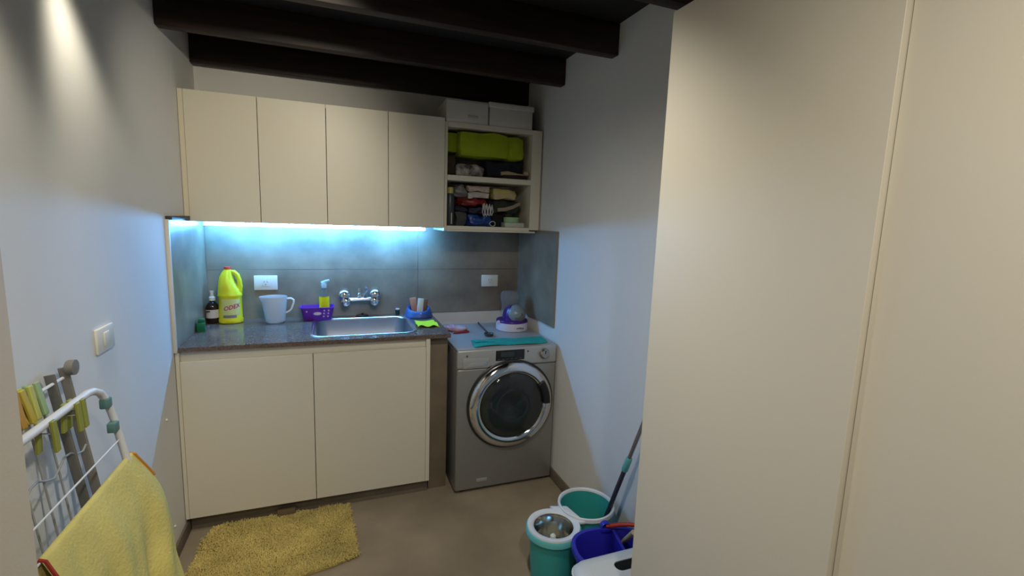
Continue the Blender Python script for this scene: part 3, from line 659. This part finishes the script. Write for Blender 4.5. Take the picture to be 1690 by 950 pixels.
rng = random.Random(3); cnt = 0
while cnt < 26000:
    x, y = rng.uniform(min(xs)-.006, max(xs)+.006), rng.uniform(min(ysr), max(ysr)+.006)
    if not inside(x, y): continue
    cnt += 1
    g = noise.noise(Vector((x*5, y*5, 0)))*2.5+rng.uniform(-.9, .9); l = rng.uniform(.008, .020); h = rng.uniform(.005, .013); wd_ = .0016
    dx_, dy_ = math.cos(g*2.2)*l, math.sin(g*2.2)*l; nx, ny = -dy_/l*wd_, dx_/l*wd_
    k = len(vs)
    vs += [(x-nx, y-ny, .0085), (x+nx, y+ny, .0085), (x+dx_*.6+nx, y+dy_*.6+ny, .0085+h), (x+dx_*.6-nx, y+dy_*.6-ny, .0085+h), (x+dx_*1.2, y+dy_*1.2, .008+h*.75)]
    fs += [(k, k+1, k+2, k+3), (k+3, k+2, k+4)]
me = bpy.data.meshes.new('pile'); me.from_pydata(vs, [], fs); me.materials.append(mat('rug_pile', (.74, .58, .19), .95, var=.30, scale=7))
pl = bpy.data.objects.new('pile', me); COL.objects.link(pl); pl.parent = t; pl['kind'] = 'stuff'

# ------------------------------------------------------------------ spin mop bucket, mop, blue bucket, stick, white bin
TEAL = mat('teal_plastic', (.035, .33, .30), .4); TRIM = mat('bucket_white', (.66, .67, .67), .4); TEALL = mat('light_teal', (.12, .45, .45), .4)
t = thing('mop_bucket', 'turquoise spin mop bucket with white rim and steel spin basket', 'bucket', (1.545, -1.435, 0), R(0))
def bell(cx, cy, r, z, n=40): return [(cx+r*math.cos(2*math.pi*k/n), cy+r*math.sin(2*math.pi*k/n), z) for k in range(n)]
c2 = (.205, .085); RA, RB = .118, .128
MB().loft([bell(0, 0, .080, .001), bell(0, 0, .086, .004), bell(0, 0, .104, .235), bell(0, 0, .110, .238), bell(0, 0, .112, .262), bell(0, 0, .105, .264), bell(0, 0, .100, .235), bell(0, 0, .080, .008)]).build('spin_tub', TEAL, t, 50)
MB().loft([bell(0, 0, .1065, .240), bell(0, 0, .119, .243), bell(0, 0, .1195, .262), bell(0, 0, .115, .268), bell(0, 0, .106, .268)], False, False).build('tub_rim', TEALL, t, 50)
MB().loft([bell(0, 0, .1135, .268), bell(0, 0, .112, .2745), bell(0, 0, .092, .274), bell(0, 0, .084, .266), bell(0, 0, .083, .250)], False, False).build('white_ring', TRIM, t, 50)
MB().loft([bell(*c2, .098, .001), bell(*c2, .104, .004), bell(*c2, .122, .270), bell(*c2, .117, .272), bell(*c2, .100, .012), bell(*c2, .06, .010)]).build('wash_tub', TEAL, t, 50)
MB().loft([bell(*c2, .1165, .270), bell(*c2, .117, .280), bell(*c2, .122, .284), bell(*c2, .129, .282), bell(*c2, .130, .266), bell(*c2, .1225, .262)], False, False).build('white_rim', TRIM, t, 50)
MB().prism([(.095, -.02), (.14, -.03), (.115, .10), (.04, .125), (.05, .09), (.085, .06)], .262, .2755, None, .004).build('bridge', TRIM, t)
MB().lathe([(.013, .2755), (.013, .277), (.009, .277), (.009, .271), (.0, .271)], 18, Matrix.Translation((.092, .090, 0)), cap=False).build('carry_hole', TRIM, t)
sb = MB().lathe([(.0835, .262), (.081, .258), (.076, .20), (.068, .170), (.0, .168)], 40, cap=False).build('spin_basket', mat('basket_steel', (.62, .60, .54), .14, 1.0), t, 60)
MB().lathe([(.0845, .258), (.0865, .264), (.0845, .268), (.0815, .262)], 40, cap=False).build('basket_rim', mat('dark_chrome', (.35, .33, .32), .2, 1.0), t, 60)
MB().lathe([(.022, .168), (.020, .195), (.013, .205), (.012, .222), (.006, .228), (.0, .228)], 18, cap=False).build('spindle', mat('spindle_white', (.62, .64, .55), .4), sb)

BLB = mat('cobalt_plastic', (.020, .018, .34), .35)
t = thing('blue_bucket', 'cobalt blue divided bucket with red carry handle', 'bucket', (1.705, -1.660, 0), R(-12))
def obl(rx, ry, z, n=44, p=2.6):
    out = []
    for k in range(n):
        a = 2*math.pi*k/n; ca, sa = math.cos(a), math.sin(a)
        out.append((rx*math.copysign(abs(ca)**(2/p), ca), ry*math.copysign(abs(sa)**(2/p), sa), z))
    return out
HB = .285
MB().loft([obl(.115, .075, .001), obl(.120, .080, .004), obl(.158, .110, HB), obl(.166, .118, HB+.002), obl(.166, .118, HB-.014), obl(.170, .122, HB-.014), obl(.170, .122, HB+.008), obl(.156, .108, HB+.008), obl(.150, .103, HB-.01), obl(.112, .072, .010)]).build('body', BLB, t, 50)
lo = [[(.030+dx_, y_, z) for dx_, y_ in ((-.006, -.1*s), (.006, -.1*s), (.006, .1*s), (-.006, .1*s))] for s, z in ((.72, .012), (.98, HB-.01), (1.02, HB+.006))]
MB().loft(lo).build('divider', BLB, t)
for yy in (1,):
    MB().lathe([(.020, -.012), (.022, 0), (.020, .014), (.0, .016)], 18, Matrix.Translation((-.0, .112, HB+.016)) @ Matrix.Rotation(R(-90), 4, 'X'), cap=False).build('handle_pivot', BLB, t)
MB().box(-.022, .022, .098, .124, HB-.004, HB+.014, .004).build('pivot_lug', BLB, t)
hpts = [(.0, .110, HB+.022)]
for k in range(13):
    a = math.pi*k/12
    hpts.append((.020+.150*math.sin(a)*1.0, .105*math.cos(a), HB+.022+.022*math.sin(a)))
MB().tube(hpts, .0085, 10).build('handle', mat('red_handle', (.42, .03, .015), .4), t, 60)

# mop: metal pole leaning to the wall, in the wash tub
A = Vector((1.742, -1.362, .235)); Bm = aty(1053, 720, -1.545); dirm = (Bm-Vector(aty(1004, 842, -1.40))).normalized()
A = Vector(aty(1004, 842, -1.40)); lowp = A - dirm*.16
t = thing('mop', 'spin mop with a grey steel pole and turquoise collar standing in the bucket', 'mop', (0, 0, 0))
def ml(s): return lowp + dirm*s
sc = (Vector(aty(1039, 768, A.y + (Bm.y-A.y)*.68))-lowp).length
MB().tube([ml(.0), ml(sc)], .0105, 12).build('lower_pole', mat('purple_grey_pole', (.085, .080, .11), .35, .6), t)
MB().tube([ml(sc-.035), ml(sc-.03), ml(sc+.035), ml(sc+.04)], [.012, .0145, .0135, .011], 14).build('collar', TEALL, t)
MTOP = min((CY0+.022-lowp.y)/dirm.y, (W-.025-lowp.x)/max(dirm.x, 1e-4), 1.25)
MB().tube([ml(MTOP-.14), ml(MTOP-.13), ml(MTOP-.01), ml(MTOP)], [.010, .0125, .0125, .009], 12).build('grip', TEALL, t)
MB().tube([ml(sc+.03), ml(MTOP-.12)], .0085, 12).build('upper_pole', mat('steel_pole', (.33, .32, .31), .3, .8), t)
MB().lathe([(.020, .014), (.060, .018), (.066, .040), (.05, .085), (.026, .115)], 28, Matrix.Translation((1.776, -1.348, 0))).build('mop_head', mat('mop_strands', (.50, .52, .52), .95, bump=.4, bscale=120), t)
bs = MB().tube([atz(1017, 906, .17), atz(1024, 898, .20), aty(1046, 878, -1.70)], .0105, 12).build('broom_stick', wood('pale_stick', (.42, .34, .20), (.52, .43, .28), .6))
tag(bs, 'pale wooden broom stick standing in the blue bucket', 'stick')
# white bin
t = thing('laundry_bin', 'white plastic laundry bin with oval grip holes next to the blue bucket', 'bin', (1.640, -1.948, 0))
BW_ = mat('bin_white', (.52, .53, .52), .45)
def bn(ix, z): return [(x, y, z) for x, y in rrect(-.215-ix, .215+ix, -.138-ix, .138+ix, max(.012, min(.055, .055+ix*.35)), 6)]
MB().loft([bn(-.04, .001), bn(-.037, .005), bn(0, .365), bn(.012, .372), bn(.013, .384), bn(.004, .388), bn(-.006, .380), bn(-.043, .010)]).build('body', BW_, t, 50)
lidp = atz(1028, 932, .412); lx, ly = lidp.x-1.640+.020, lidp.y+1.948
ld_ = slab_with_hole([(x, y) for x, y, z in bn(-.035, 0)], [(lx+x, ly+y) for x, y in rrect(-.050, .050, -.022, .022, .021, 6)], .4085, .412)
ld_.loft([bn(.009, .388), bn(.004, .398), bn(-.015, .4065), bn(-.035, .412)], False, False)
ld_.build('lid', BW_, t, 50)

# ------------------------------------------------------------------ ceiling spot lamps (outside the picture)
LAMP_LABELS = {'scallop': 'black spot lamp washing the left wall above the drying rack', 'near_scallop': 'black spot lamp over the near left wall corner',
               'cabinet': 'black spot lamp aimed at the wall cabinet', 'room': 'black spot lamp aimed at the floor', 'entrance': 'black spot lamp between the closet doors and the entrance'}
for (nm, p, aim, wv, ang, bl_end, c) in SPOTS:
    p, aim = Vector(p), Vector(aim); d = (aim-p).normalized(); q = d.to_track_quat('-Z', 'Y')
    t = thing('spot_lamp', LAMP_LABELS[nm], 'lamp', p); t.rotation_euler = q.to_euler()
    MB().lathe([(.012, .075), (.030, .070), (.034, .060), (.034, .0), (.031, .0), (.031, .056), (.0, .060)], 20, cap=False).build('housing', BLACK, t)
    up = q.inverted() @ Vector((0, 0, 1)); k0 = Vector((0, 0, .066))
    top = p + q @ k0; MB().tube([k0, k0 + up*(ZC-top.z-.0005)], .006, 10).build('stem', BLACK, t)
    ld = bpy.data.lights.new('ceiling_spot_%s_offscreen' % nm, 'SPOT'); ld.energy = wv; ld.color = c; ld.spot_size = R(ang); ld.spot_blend = bl_end
    ld.shadow_soft_size = .05 if 'scallop' in nm else .03
    lo_ = bpy.data.objects.new('ceiling_spot_%s_offscreen' % nm, ld); COL.objects.link(lo_); lo_.parent = t; lo_.location = (0, 0, -.004)
